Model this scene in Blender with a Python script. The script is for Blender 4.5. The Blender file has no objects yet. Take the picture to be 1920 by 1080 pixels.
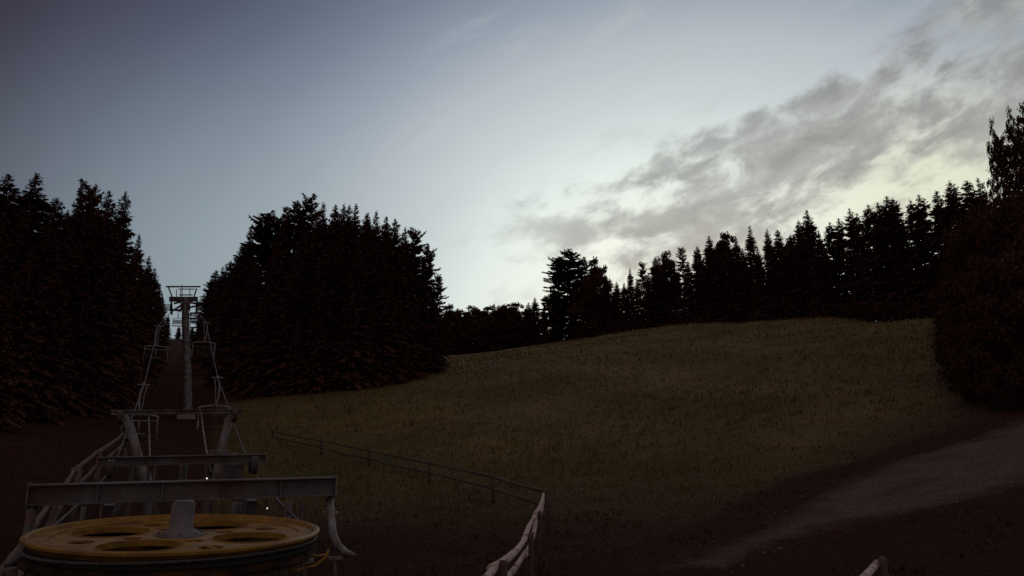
import bpy, bmesh, math, random
import numpy as np
from mathutils import Vector, Matrix
random.seed(7); RNG = np.random.default_rng(11)
scene = bpy.context.scene
COL = scene.collection
R_ = math.radians

# ------------------------------------------------------------------ camera model
W, H = 1920.0, 1080.0
F = 1371.0
PITCH = R_(11.6)
CZ = 3.2                       # camera height over the station yard
sP, cP = math.sin(PITCH), math.cos(PITCH)
def ray(px, py):
    dx, dy = (px-W/2)/F, (H/2-py)/F
    return Vector((dx, cP-dy*sP, sP+dy*cP))
def at(px, py, R):             # the point seen at (px,py) at horizontal distance R
    d = ray(px, py); k = R/math.hypot(d.x, d.y)
    return Vector((d.x*k, d.y*k, d.z*k+CZ))

# ------------------------------------------------------------------ terrain
COLS = [
 (-180, [(0,-3.2),(30,-3.6),(100,-5),(400,-12)]),
 (-75,  [(0,-3.2),(15,-2.6),(40,-1.0),(100,4),(300,16)]),
 (-42,  [(0,-3.2),(12,-2.5),(20,-1.95),(30,-.85),(60,4),(120,13),(300,36)]),
 (-24.5,[(0,-3.2),(8,-3.2),(14,-2.9),(20,-2.4),(30,-1.4),(45,.1),(62,1.6),(100,6.5),(150,14),(240,29),(350,40)]),
 (-15,  [(0,-3.1),(10,-2.7),(20,-2.45),(35,-2.0),(42,-1.5),(52,-.3),(75,4.2),(100,8.3),(200,24),(350,38)]),
 (-5.5, [(0,-2.9),(8,-2.45),(20,-2.45),(30,-2.1),(50,.1),(75,5.4),(90,8),(150,15.6),(250,27),(300,30),(400,33)]),
 (4,    [(0,-2.9),(8,-2.45),(20,-2.5),(30,-2.0),(50,.6),(80,7.4),(120,14.6),(200,25.5),(240,28.5),(400,33)]),
 (14,   [(0,-2.9),(8,-2.5),(20,-2.4),(30,-1.7),(50,1.3),(80,8),(120,17),(150,22.4),(180,24.6),(260,27),(400,31)]),
 (23.5, [(0,-2.9),(8,-2.5),(16,-2.4),(30,-1.2),(50,2),(80,9.3),(110,15.8),(126,18.6),(160,20.0),(260,22),(400,26)]),
 (30,   [(0,-2.9),(8,-2.4),(15,-2.2),(30,-.7),(50,2.6),(80,9.6),(100,13.9),(130,15.2),(250,17),(400,22)]),
 (44,   [(0,-2.9),(15,-2),(30,0),(50,3.6),(100,11.5),(130,13),(250,16),(400,20)]),
 (75,   [(0,-3.0),(30,-1),(100,4),(250,9),(400,12)]),
 (180,  [(0,-3.2),(30,-3.6),(100,-5),(400,-12)]),
]
def hermite(xs, ys, q):
    xs = np.asarray(xs, float); ys = np.asarray(ys, float)
    h = np.diff(xs); d = np.diff(ys)/h
    m = np.empty_like(ys); m[0], m[-1] = d[0], d[-1]
    for i in range(1, len(xs)-1):
        m[i] = 0 if d[i-1]*d[i] <= 0 else 2*d[i-1]*d[i]/(d[i-1]+d[i])
    i = np.clip(np.searchsorted(xs, q)-1, 0, len(h)-1)
    t = (q-xs[i])/h[i]
    over = t > 1
    tc = np.clip(t, 0, 1)
    y = ((2*tc**3-3*tc**2+1)*ys[i]+(tc**3-2*tc**2+tc)*h[i]*m[i]+(-2*tc**3+3*tc**2)*ys[i+1]+(tc**3-tc**2)*h[i]*m[i+1])
    return np.where(over, y+(q-xs[-1])*0.012, y)
CAZ = np.array([c[0] for c in COLS], float)
def bumps(x, y):
    return (0.10*np.sin(x*.31+1.3)*np.sin(y*.27+.4)+0.06*np.sin(x*.83+y*.4)*np.sin(y*.71-.3*x+2)
            +0.16*np.sin(x*.11-.7+y*.05)*np.sin(y*.09+2.1))
def height(x, y):
    x = np.atleast_1d(np.asarray(x, float)); y = np.atleast_1d(np.asarray(y, float))
    r = np.hypot(x, y); az = np.degrees(np.arctan2(x, y))
    Z = np.stack([hermite([p[0] for p in c[1]], [p[1] for p in c[1]], r) for c in COLS])
    i = np.clip(np.searchsorted(CAZ, az)-1, 0, len(CAZ)-2)
    t = np.clip((az-CAZ[i])/(CAZ[i+1]-CAZ[i]), 0, 1)
    n = np.arange(len(r))
    a, b = Z[i, n], Z[i+1, n]
    p = Z[np.maximum(i-1, 0), n]; q = Z[np.minimum(i+2, len(CAZ)-1), n]
    dl = CAZ[i+1]-CAZ[i]
    m0 = np.where(i > 0, (b-p)/(CAZ[i+1]-CAZ[np.maximum(i-1, 0)]), 0)*dl
    m1 = np.where(i < len(CAZ)-2, (q-a)/(CAZ[np.minimum(i+2, len(CAZ)-1)]-CAZ[i]), 0)*dl
    lim = np.abs(b-a)*2
    m0 = np.clip(m0, -lim, lim); m1 = np.clip(m1, -lim, lim)
    z = (2*t**3-3*t**2+1)*a+(t**3-2*t**2+t)*m0+(-2*t**3+3*t**2)*b+(t**3-t**2)*m1
    f = np.clip((r-9)/20, 0, 1)
    return z+bumps(x, y)*f+CZ
def gz(x, y): return float(height(x, y)[0])

# ------------------------------------------------------------------ materials
def nt(name):
    m = bpy.data.materials.new(name); m.use_nodes = True
    t = m.node_tree; b = t.nodes['Principled BSDF']
    return m, t, b
def noisy(name, c1, c2, scale=8, rough=.8, metal=0, bump=0, bscale=None, detail=6, coord='Object', c3=None, s3=1.5, spec=.3):
    m, t, b = nt(name)
    N, L = t.nodes, t.links
    tc = N.new('ShaderNodeTexCoord')
    n = N.new('ShaderNodeTexNoise'); n.inputs['Scale'].default_value = scale; n.inputs['Detail'].default_value = detail
    L.new(tc.outputs[coord], n.inputs['Vector'])
    r = N.new('ShaderNodeValToRGB'); r.color_ramp.elements[0].position = .35; r.color_ramp.elements[1].position = .68
    r.color_ramp.elements[0].color = (*c1, 1); r.color_ramp.elements[1].color = (*c2, 1)
    L.new(n.outputs['Fac'], r.inputs['Fac'])
    out = r.outputs['Color']
    if c3:
        n3 = N.new('ShaderNodeTexNoise'); n3.inputs['Scale'].default_value = s3; n3.inputs['Detail'].default_value = 5
        L.new(tc.outputs[coord], n3.inputs['Vector'])
        r3 = N.new('ShaderNodeValToRGB'); r3.color_ramp.elements[0].position = .5; r3.color_ramp.elements[1].position = .66
        L.new(n3.outputs['Fac'], r3.inputs['Fac'])
        mx = N.new('ShaderNodeMix'); mx.data_type = 'RGBA'
        L.new(r3.outputs['Color'], mx.inputs['Factor']); L.new(out, mx.inputs['A']); mx.inputs['B'].default_value = (*c3, 1)
        out = mx.outputs['Result']
    L.new(out, b.inputs['Base Color'])
    b.inputs['Roughness'].default_value = rough; b.inputs['Metallic'].default_value = metal
    b.inputs['Specular IOR Level'].default_value = spec
    if bump:
        bn = N.new('ShaderNodeTexNoise'); bn.inputs['Scale'].default_value = bscale or scale*4; bn.inputs['Detail'].default_value = 8
        L.new(tc.outputs[coord], bn.inputs['Vector'])
        bp = N.new('ShaderNodeBump'); bp.inputs['Strength'].default_value = 1; bp.inputs['Distance'].default_value = bump
        L.new(bn.outputs['Fac'], bp.inputs['Height']); L.new(bp.outputs['Normal'], b.inputs['Normal'])
    return m
M = {}
M['steel'] = noisy('galvanised_steel', (.14,.125,.13), (.27,.25,.255), 5, .55, .35, .002, 60, c3=(.12,.07,.05), s3=2.2)
M['dark_steel'] = noisy('dark_painted_steel', (.055,.05,.055), (.10,.09,.095), 4, .6, .1, .001, 60, c3=(.09,.045,.03), s3=3)
M['beam'] = noisy('grey_painted_beam', (.09,.078,.082), (.165,.147,.152), 3, .6, .1, .002, 50, c3=(.10,.06,.05), s3=1.7)
M['yellow'] = noisy('worn_yellow_paint', (.215,.115,.015), (.325,.175,.026), 6, .5, 0, .001, 80, c3=(.17,.08,.025), s3=2.8)
M['rubber'] = noisy('black_rubber_liner', (.012,.01,.01), (.025,.02,.02), 9, .8)
M['flange'] = noisy('greasy_flange', (.014,.010,.009), (.03,.021,.017), 6, .9, 0, .001, 60, c3=(.07,.032,.010), s3=2.5, spec=.08)
M['rope'] = noisy('greased_wire_rope', (.05,.045,.045), (.11,.10,.10), 30, .5, .4)
M['wood'] = noisy('weathered_wood', (.48,.37,.335), (.70,.58,.54), 7, .9, 0, .004, 40, c3=(.22,.15,.13), s3=4)
M['old_wood'] = noisy('dark_damp_wood', (.06,.04,.032), (.12,.085,.07), 7, .9, 0, .004, 40)
M['concrete'] = noisy('pale_concrete', (.24,.22,.22), (.36,.34,.33), 4, .9, 0, .003, 50)
M['bark'] = noisy('spruce_bark', (.05,.03,.025), (.09,.06,.05), 6, .95, 0, .02, 20)
M['birch'] = noisy('grey_bark', (.09,.07,.065), (.16,.13,.12), 5, .95, 0, .02, 20)
def leafmat(name, a, b, s):
    m = noisy(name, a, b, s, .85, 0, spec=.1, coord='Object')
    return m
M['needle'] = leafmat('spruce_needles', (.088,.034,.029), (.135,.053,.044), .9)
M['needle_far'] = leafmat('larch_needles', (.060,.040,.034), (.10,.072,.056), .9)
M['leaf'] = leafmat('broad_leaves', (.050,.020,.017), (.085,.034,.027), 1.1)
M['chairgrey'] = noisy('chair_frame_grey', (.20,.175,.175), (.32,.28,.28), 8, .5, .2)
M['seatwood'] = noisy('chair_slat_boards', (.022,.012,.010), (.045,.026,.02), 10, .8)
M['grassblade'] = noisy('grass_blades', (.115,.086,.031), (.195,.145,.058), .25, .8, 0, coord='Object', c3=(.085,.085,.03), s3=.9, spec=.1)
M['stone'] = noisy('loose_stone', (.10,.07,.066), (.19,.135,.13), 1.4, .9)
# ground: grass with dry patches, bare soil, and shade painted as soil near and at right
def ground_mat():
    m, t, b = nt('meadow_grass'); N, L = t.nodes, t.links
    tc = N.new('ShaderNodeTexCoord')
    def noise(s, d=6, ro=.6):
        n = N.new('ShaderNodeTexNoise'); n.inputs['Scale'].default_value = s; n.inputs['Detail'].default_value = d; n.inputs['Roughness'].default_value = ro
        L.new(tc.outputs['Object'], n.inputs['Vector']); return n
    def ramp(src, p0, p1, c0, c1):
        r = N.new('ShaderNodeValToRGB'); e = r.color_ramp.elements
        e[0].position, e[1].position = p0, p1; e[0].color, e[1].color = (*c0, 1), (*c1, 1)
        L.new(src, r.inputs['Fac']); return r.outputs['Color']
    def mix(f, a, bb):
        x = N.new('ShaderNodeMix'); x.data_type = 'RGBA'
        L.new(f, x.inputs['Factor']); L.new(a, x.inputs['A'])
        if hasattr(bb, 'links'): L.new(bb, x.inputs['B'])
        else: x.inputs['B'].default_value = (*bb, 1)
        return x.outputs['Result']
    fine = ramp(noise(9, 8, .75).outputs['Fac'], .36, .66, (.075,.055,.022), (.225,.160,.068))
    patch = ramp(noise(.35, 5).outputs['Fac'], .40, .66, (0,0,0), (.75,.75,.75))
    g = mix(patch, fine, (.095,.105,.036))
    tone = ramp(noise(.11, 4, .55).outputs['Fac'], .36, .64, (.66,.70,.66), (1.22,1.16,1.10))
    tm_ = N.new('ShaderNodeMix'); tm_.data_type = 'RGBA'; tm_.blend_type = 'MULTIPLY'; tm_.inputs['Factor'].default_value = 1
    L.new(g, tm_.inputs['A']); L.new(tone, tm_.inputs['B']); g = tm_.outputs['Result']
    red = ramp(noise(1.7, 7, .7).outputs['Fac'], .52, .68, (0,0,0), (.6,.6,.6))
    g = mix(red, g, (.17,.075,.045))
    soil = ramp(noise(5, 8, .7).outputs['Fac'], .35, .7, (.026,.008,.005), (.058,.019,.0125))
    at_ = N.new('ShaderNodeAttribute'); at_.attribute_name = 'worn_shade'
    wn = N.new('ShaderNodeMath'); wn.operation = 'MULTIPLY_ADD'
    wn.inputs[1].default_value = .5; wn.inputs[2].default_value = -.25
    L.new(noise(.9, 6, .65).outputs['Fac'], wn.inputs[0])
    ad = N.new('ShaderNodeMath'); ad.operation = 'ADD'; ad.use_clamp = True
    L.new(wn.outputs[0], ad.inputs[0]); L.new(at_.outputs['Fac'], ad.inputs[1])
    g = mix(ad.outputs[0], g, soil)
    L.new(g, b.inputs['Base Color']); b.inputs['Roughness'].default_value = .95; b.inputs['Specular IOR Level'].default_value = .1
    bp = N.new('ShaderNodeBump'); bp.inputs['Distance'].default_value = .12; bp.inputs['Strength'].default_value = 1
    L.new(noise(6, 9, .75).outputs['Fac'], bp.inputs['Height']); L.new(bp.outputs['Normal'], b.inputs['Normal'])
    return m
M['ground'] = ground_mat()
M['gravel'] = noisy('crushed_gravel', (.065,.041,.037), (.17,.115,.112), 14, .98, 0, .09, 9, coord='Object', c3=(.075,.045,.038), s3=.5, spec=.08)

def gravel_mat():
    m = M['gravel']; t = m.node_tree; N, L = t.nodes, t.links; b = N['Principled BSDF']
    old = b.inputs['Base Color'].links[0].from_socket
    tc = N.new('ShaderNodeTexCoord'); n = N.new('ShaderNodeTexNoise'); n.inputs['Scale'].default_value = 1.1; n.inputs['Detail'].default_value = 9; n.inputs['Roughness'].default_value = .7
    L.new(tc.outputs['Object'], n.inputs['Vector'])
    n2 = N.new('ShaderNodeTexNoise'); n2.inputs['Scale'].default_value = 5; n2.inputs['Detail'].default_value = 8; n2.inputs['Roughness'].default_value = .7
    L.new(tc.outputs['Object'], n2.inputs['Vector'])
    so = N.new('ShaderNodeValToRGB'); e = so.color_ramp.elements; e[0].position, e[1].position = .35, .7
    e[0].color, e[1].color = (.026,.008,.005,1), (.058,.019,.0125,1); L.new(n2.outputs['Fac'], so.inputs['Fac'])
    a = N.new('ShaderNodeAttribute'); a.attribute_name = 'spread'
    ma = N.new('ShaderNodeMath'); ma.operation = 'MULTIPLY_ADD'; ma.inputs[1].default_value = 1.9; ma.inputs[2].default_value = -1.05
    L.new(n.outputs['Fac'], ma.inputs[0])
    ad = N.new('ShaderNodeMath'); ad.operation = 'MULTIPLY_ADD'; ad.inputs[1].default_value = 1.5; L.new(a.outputs['Fac'], ad.inputs[0])
    m2 = N.new('ShaderNodeMath'); m2.operation = 'ADD'; m2.inputs[1].default_value = -.02; L.new(ma.outputs[0], m2.inputs[0]); L.new(m2.outputs[0], ad.inputs[2])
    ad.use_clamp = True
    x = N.new('ShaderNodeMix'); x.data_type = 'RGBA'; L.new(ad.outputs[0], x.inputs['Factor']); L.new(so.outputs['Color'], x.inputs['A']); L.new(old, x.inputs['B'])
    L.new(x.outputs['Result'], b.inputs['Base Color'])
gravel_mat()

# ------------------------------------------------------------------ object helpers
def link(name, me, mat, parent=None, smooth=False):
    o = bpy.data.objects.new(name, me); COL.objects.link(o)
    if mat is not None and not me.materials: me.materials.append(mat)
    if parent is not None: o.parent = parent
    if smooth: me.polygons.foreach_set('use_smooth', [True]*len(me.polygons))
    return o
def obj(name, bm, mat, parent=None, smooth=False):
    me = bpy.data.meshes.new(name); bmesh.ops.recalc_face_normals(bm, faces=bm.faces[:]); bm.to_mesh(me); bm.free()
    return link(name, me, mat, parent, smooth)
def obj_np(name, V, Fc, mat, parent=None):
    me = bpy.data.meshes.new(name); me.from_pydata(V, [], Fc); me.update()
    return link(name, me, mat, parent)
def tag(o, label=None, cat=None, group=None, kind=None):
    if label: o['label'] = label
    if cat: o['category'] = cat
    if group: o['group'] = group
    if kind: o['kind'] = kind
    return o
def empty(name, loc=(0,0,0), rz=0):
    o = bpy.data.objects.new(name, None); COL.objects.link(o); o.location = loc; o.rotation_euler = (0,0,rz)
    o.empty_display_size = .3
    return o
def copy_tree(o, parent=None):
    c = o.copy(); COL.objects.link(c)
    if parent is not None: c.parent = parent
    for ch in list(o.children): copy_tree(ch, c)
    return c
def tube(bm, pts, rad, n=8, cap=True):
    pts = [Vector(p) for p in pts]
    if not hasattr(rad, '__len__'): rad = [rad]*len(pts)
    rings = []; prev = None
    for i, p in enumerate(pts):
        d = (pts[min(i+1, len(pts)-1)]-pts[max(i-1, 0)]).normalized()
        if prev is None:
            u = d.orthogonal().normalized()
        else:
            u = (prev-d*prev.dot(d)).normalized()
        prev = u; v = d.cross(u)
        rings.append([bm.verts.new(p+(u*math.cos(2*math.pi*k/n)+v*math.sin(2*math.pi*k/n))*rad[i]) for k in range(n)])
    for a, b in zip(rings, rings[1:]):
        for k in range(n): bm.faces.new((a[k], a[(k+1)%n], b[(k+1)%n], b[k]))
    if cap:
        bm.faces.new(rings[0][::-1]); bm.faces.new(rings[-1])
def boxb(bm, p0, p1, w, h, up=Vector((0,0,1)), bev=0):
    p0, p1 = Vector(p0), Vector(p1); d = (p1-p0).normalized()
    s = d.cross(up).normalized(); u = s.cross(d)
    vs = []
    for p in (p0, p1):
        for a, b in ((-1,-1),(1,-1),(1,1),(-1,1)): vs.append(bm.verts.new(p+s*a*w/2+u*b*h/2))
    fs = [bm.faces.new([vs[i] for i in f]) for f in ((3,2,1,0),(4,5,6,7),(0,1,5,4),(1,2,6,5),(2,3,7,6),(3,0,4,7))]
    if bev:
        es = list({e for f in fs for e in f.edges})
        bmesh.ops.bevel(bm, geom=es, offset=bev, segments=2, affect='EDGES', profile=.5)
def lathe(bm, prof, n=48, M4=None, closed=True):
    rings = []
    for k in range(n):
        a = 2*math.pi*k/n
        rings.append([bm.verts.new((r*math.cos(a), r*math.sin(a), z)) for r, z in prof])
    m = len(prof)
    for k in range(n):
        A, B = rings[k], rings[(k+1)%n]
        for j in range(m if closed else m-1):
            bm.faces.new((A[j], B[j], B[(j+1)%m], A[(j+1)%m]))
    if not closed:
        for j in (0, m-1):
            if prof[j][0] > 1e-4: bm.faces.new([rings[k][j] for k in range(n)])
    if M4 is not None: bmesh.ops.transform(bm, matrix=M4, verts=[v for r in rings for v in r])
def ibeam(bm, p0, p1, w, h, tf=.02, tw=.014):
    p0, p1 = Vector(p0), Vector(p1); z = Vector((0,0,1)); d = (p1-p0).normalized(); u = d.cross(z).normalized().cross(d)
    boxb(bm, p0+u*(h/2-tf/2), p1+u*(h/2-tf/2), w, tf, bev=.004)
    boxb(bm, p0-u*(h/2-tf/2), p1-u*(h/2-tf/2), w, tf, bev=.004)
    boxb(bm, p0+d*.003, p1-d*.003, tw, h-2*tf)
    L = (p1-p0).length; k = max(2, int(L/.7))
    for i in range(1, k):
        q = p0+d*(L*i/k)
        boxb(bm, q-d*.006, q+d*.006, w*.86, h-2*tf-.002)
NB = bmesh.new

# ------------------------------------------------------------------ world, sun
def world():
    w = bpy.data.worlds.new('World'); scene.world = w; w.use_nodes = True
    t = w.node_tree; N, L = t.nodes, t.links
    N.clear()
    out = N.new('ShaderNodeOutputWorld'); bg = N.new('ShaderNodeBackground'); L.new(bg.outputs[0], out.inputs[0])
    tc = N.new('ShaderNodeTexCoord'); sx = N.new('ShaderNodeSeparateXYZ'); L.new(tc.outputs['Generated'], sx.inputs[0])
    def m(op, a, b=None, c=None, clamp=False):
        n = N.new('ShaderNodeMath'); n.operation = op; n.use_clamp = clamp
        for i, v in enumerate((a, b, c)):
            if v is None: continue
            if isinstance(v, (int, float)): n.inputs[i].default_value = v
            else: L.new(v, n.inputs[i])
        return n.outputs[0]
    def ramp(f, stops, interp='B_SPLINE'):
        r = N.new('ShaderNodeValToRGB'); r.color_ramp.interpolation = interp
        e = r.color_ramp.elements
        while len(e) < len(stops): e.new(.5)
        for x, (p, c) in zip(e, stops):
            x.position = p; x.color = (*c, 1) if hasattr(c, '__len__') else (c, c, c, 1)
        L.new(f, r.inputs[0]); return r.outputs[0]
    def mix(f, a, b, mode='MIX'):
        x = N.new('ShaderNodeMix'); x.data_type = 'RGBA'; x.blend_type = mode
        for s, v in (('Factor', f), ('A', a), ('B', b)):
            if isinstance(v, (int, float)): x.inputs[s].default_value = v
            elif isinstance(v, tuple): x.inputs[s].default_value = (*v, 1)
            else: L.new(v, x.inputs[s])
        return x.outputs['Result']
    az = m('MULTIPLY', m('ARCTAN2', sx.outputs[0], sx.outputs[1]), 180/math.pi)
    el = m('MULTIPLY', m('ARCSINE', sx.outputs[2]), 180/math.pi)
    def dist(a0, e0, ka, ke):
        a = m('MULTIPLY', m('SUBTRACT', az, a0), ka); e = m('MULTIPLY', m('SUBTRACT', el, e0), ke)
        return m('SQRT', m('ADD', m('MULTIPLY', a, a), m('MULTIPLY', e, e)))
    d = m('MULTIPLY', dist(13, 8.5, .75, 1.0), 1/90, clamp=True)
    S = [(0,(.86,.90,.77)),(8,(.83,.89,.80)),(12.5,(.745,.825,.785)),(17,(.565,.63,.64)),(21,(.46,.50,.54)),(25,(.29,.34,.405)),(29,(.170,.207,.275)),(32.5,(.108,.130,.192)),
         (36,(.070,.079,.127)),(42,(.038,.033,.054)),(50,(.05,.042,.062)),(70,(.155,.115,.118)),(90,(.19,.142,.14))]
    base = ramp(d, [(p/90, c) for p, c in S], 'LINEAR')
    # teal tint low on the left, warm yellow low on the right
    teal = m('MULTIPLY', ramp(m('MULTIPLY', dist(-22, 12, .8, 1), 1/20, clamp=True), [(0,1.0),(1,0.0)], 'EASE'), .55)
    base = mix(teal, base, (.31,.385,.40))
    warm = m('MULTIPLY', ramp(m('MULTIPLY', dist(31, 17, .8, 1.3), 1/13, clamp=True), [(0,1.0),(1,0.0)], 'EASE'), .75)
    base = mix(warm, base, (.80,.80,.58))
    # clouds, drawn out along a slanting drift
    ca, sa = math.cos(R_(17)), math.sin(R_(17))
    u = m('ADD', m('MULTIPLY', az, ca), m('MULTIPLY', el, sa))
    v = m('SUBTRACT', m('MULTIPLY', el, ca), m('MULTIPLY', az, sa))
    def nz(su, sv, off, det, ro, dis):
        cx = N.new('ShaderNodeCombineXYZ'); L.new(m('MULTIPLY_ADD', u, su, off), cx.inputs[0]); L.new(m('MULTIPLY', v, sv), cx.inputs[1])
        n = N.new('ShaderNodeTexNoise'); n.inputs['Scale'].default_value = 1; n.inputs['Detail'].default_value = det
        n.inputs['Roughness'].default_value = ro; n.inputs['Distortion'].default_value = dis
        L.new(cx.outputs[0], n.inputs['Vector']); return n.outputs['Fac']
    big = nz(.10, .19, CLOUD_SEED, 5, .52, .25)
    small = nz(.27, .48, 9.3, 7, .60, .3)
    n = m('ADD', m('MULTIPLY', big, .54), m('MULTIPLY', small, .46))
    # band mask across the drift, fading out to the left
    band = ramp(m('MULTIPLY_ADD', m('SUBTRACT', v, 12.3), 1/24, .5, clamp=True), BAND, 'EASE')
    along = ramp(m('MULTIPLY_ADD', u, 1/50, .2, clamp=True), [(.12,0.0),(.28,.55),(.48,.92),(.80,1.0)], 'EASE')
    mask = m('MULTIPLY', band, along)
    cov = ramp(m('ADD', n, m('MULTIPLY', m('SUBTRACT', mask, .6), .20)), [(.445,0.0),(.60,1.0)], 'EASE')
    f = m('MULTIPLY', m('MULTIPLY', cov, mask), .90)
    ccol = ramp(small, [(.34,(.46,.475,.455)),(.50,(.32,.33,.32)),(.66,(.235,.24,.24))], 'LINEAR')
    base = mix(f, base, ccol)
    thin = m('MULTIPLY', ramp(nz(.10, .45, 31, 5, .6, .4), [(.5,0.0),(.75,1.0)], 'EASE'), m('MULTIPLY', along, .42))
    base = mix(thin, base, (.50,.53,.53))
    sky = N.new('ShaderNodeTexSky'); sky.sky_type = 'NISHITA'; sky.sun_disc = False
    sky.sun_elevation = R_(2.0); sky.sun_rotation = R_(16)
    tot = mix(1.0, base, mix(1.0, sky.outputs[0], (.012,.012,.012), 'MULTIPLY'), 'ADD')
    L.new(tot, bg.inputs[0]); bg.inputs[1].default_value = 1.0
CLOUD_SEED = 4.0
BAND = [(.10,.25),(.28,.75),(.46,1.0),(.66,.92),(.83,0.0)]
world()
sl = bpy.data.lights.new('sun', 'SUN'); sl.energy = .35; sl.angle = R_(10); sl.color = (1,.9,.75)
so = bpy.data.objects.new('sun', sl); COL.objects.link(so)
sd = Vector((math.sin(R_(16))*math.cos(R_(4)), math.cos(R_(16))*math.cos(R_(4)), math.sin(R_(4))))
so.rotation_euler = sd.to_track_quat('Z', 'Y').to_euler()

cam = bpy.data.cameras.new('camera'); co = bpy.data.objects.new('camera', cam); COL.objects.link(co)
cam.sensor_width = 36; cam.lens = F/W*36; cam.clip_end = 9000; cam.clip_start = .05
co.location = (0,0,CZ); co.rotation_euler = (math.pi/2+PITCH, 0, 0); scene.camera = co
scene.view_settings.view_transform = 'Standard'; scene.view_settings.look = 'None'
scene.view_settings.exposure = 0; scene.view_settings.gamma = 1
scene.cycles.use_denoising = False
scene.cycles.max_bounces = 5; scene.cycles.diffuse_bounces = 3

# ------------------------------------------------------------------ ground sheet
def ground_point(px, py, lo=4, hi=200):
    d = ray(px, py); hl = math.hypot(d.x, d.y)
    rs = np.linspace(lo, hi, 4000)
    zz = height(d.x/hl*rs, d.y/hl*rs); ln = CZ+d.z/hl*rs
    i = np.argmax(zz >= ln)
    return Vector((d.x/hl*rs[i], d.y/hl*rs[i], zz[i]))
def in_poly(x, y, poly):
    inside = np.zeros(len(x), bool); j = len(poly)-1
    for i in range(len(poly)):
        xi, yi = poly[i]; xj, yj = poly[j]
        c = ((yi > y) != (yj > y)) & (x < (xj-xi)*(y-yi)/(yj-yi+1e-12)+xi)
        inside ^= c; j = i
    return inside
GRAV_PX = [(1150,1079),(1290,1030),(1440,966),(1550,902),(1700,852),(1872,794),(1990,772),(2080,800),(2010,900),(1830,945),(1640,985),(1500,1020),(1430,1079)]
GRAV = [tuple(ground_point(*p)[:2]) for p in GRAV_PX]
azs = np.radians(np.concatenate([np.arange(-180,-50,3.0), np.arange(-50,50,.5), np.arange(50,180.1,3.0)]))
rs = np.concatenate([[0.0], np.geomspace(1.0, 3000, 210)])
A, RR = np.meshgrid(azs, rs[1:], indexing='ij')
X = np.sin(A)*RR; Y = np.cos(A)*RR
Z = height(X.ravel(), Y.ravel())
V = [(0,0,gz(0,.01))]+list(zip(X.ravel(), Y.ravel(), Z))
na, nr = A.shape; Fc = []
for i in range(na-1):
    Fc.append((0, 1+(i+1)*nr, 1+i*nr))
    for j in range(nr-1):
        a = 1+i*nr+j; b = a+nr; Fc.append((a, b, b+1, a+1))
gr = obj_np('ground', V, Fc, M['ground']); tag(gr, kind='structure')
gr.data.polygons.foreach_set('use_smooth', [True]*len(gr.data.polygons))
# soil colour: yard, lane, gravel strip, plus light falloff painted near and at right
def poly_dist(x, y, poly):
    d = np.full(len(x), 1e9)
    for i in range(len(poly)):
        ax, ay = poly[i-1]; bx, by = poly[i]; L2 = (bx-ax)**2+(by-ay)**2
        t = np.clip(((x-ax)*(bx-ax)+(y-ay)*(by-ay))/L2, 0, 1)
        d = np.minimum(d, np.hypot(x-ax-t*(bx-ax), y-ay-t*(by-ay)))
    return d
def worn_shade(x, y):
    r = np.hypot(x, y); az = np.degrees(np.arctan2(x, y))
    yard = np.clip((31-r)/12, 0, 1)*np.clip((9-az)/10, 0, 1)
    right = np.clip((33+(az-14)*.9-r)/12, 0, 1)*np.clip((az-12)/8, 0, 1)  # shade of the right-hand trees, painted in as soil colour
    low = np.clip((41-r)/23, 0, 1)*.95  # foreground darkening: light falloff painted as soil, fading out with distance
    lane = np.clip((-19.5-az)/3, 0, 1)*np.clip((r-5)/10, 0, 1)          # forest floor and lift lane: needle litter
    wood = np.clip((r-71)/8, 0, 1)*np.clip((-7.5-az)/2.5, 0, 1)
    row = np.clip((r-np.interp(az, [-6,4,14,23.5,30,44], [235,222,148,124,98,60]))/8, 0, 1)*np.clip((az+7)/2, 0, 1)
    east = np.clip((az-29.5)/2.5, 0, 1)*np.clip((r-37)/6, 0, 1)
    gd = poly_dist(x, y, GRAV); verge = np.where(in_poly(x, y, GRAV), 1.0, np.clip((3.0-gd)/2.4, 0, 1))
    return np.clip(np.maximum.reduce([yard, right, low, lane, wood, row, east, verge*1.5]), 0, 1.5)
vx = np.array(V); wv = worn_shade(vx[:,0], vx[:,1])
att = gr.data.attributes.new('worn_shade', 'FLOAT', 'POINT'); att.data.foreach_set('value', wv)
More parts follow.
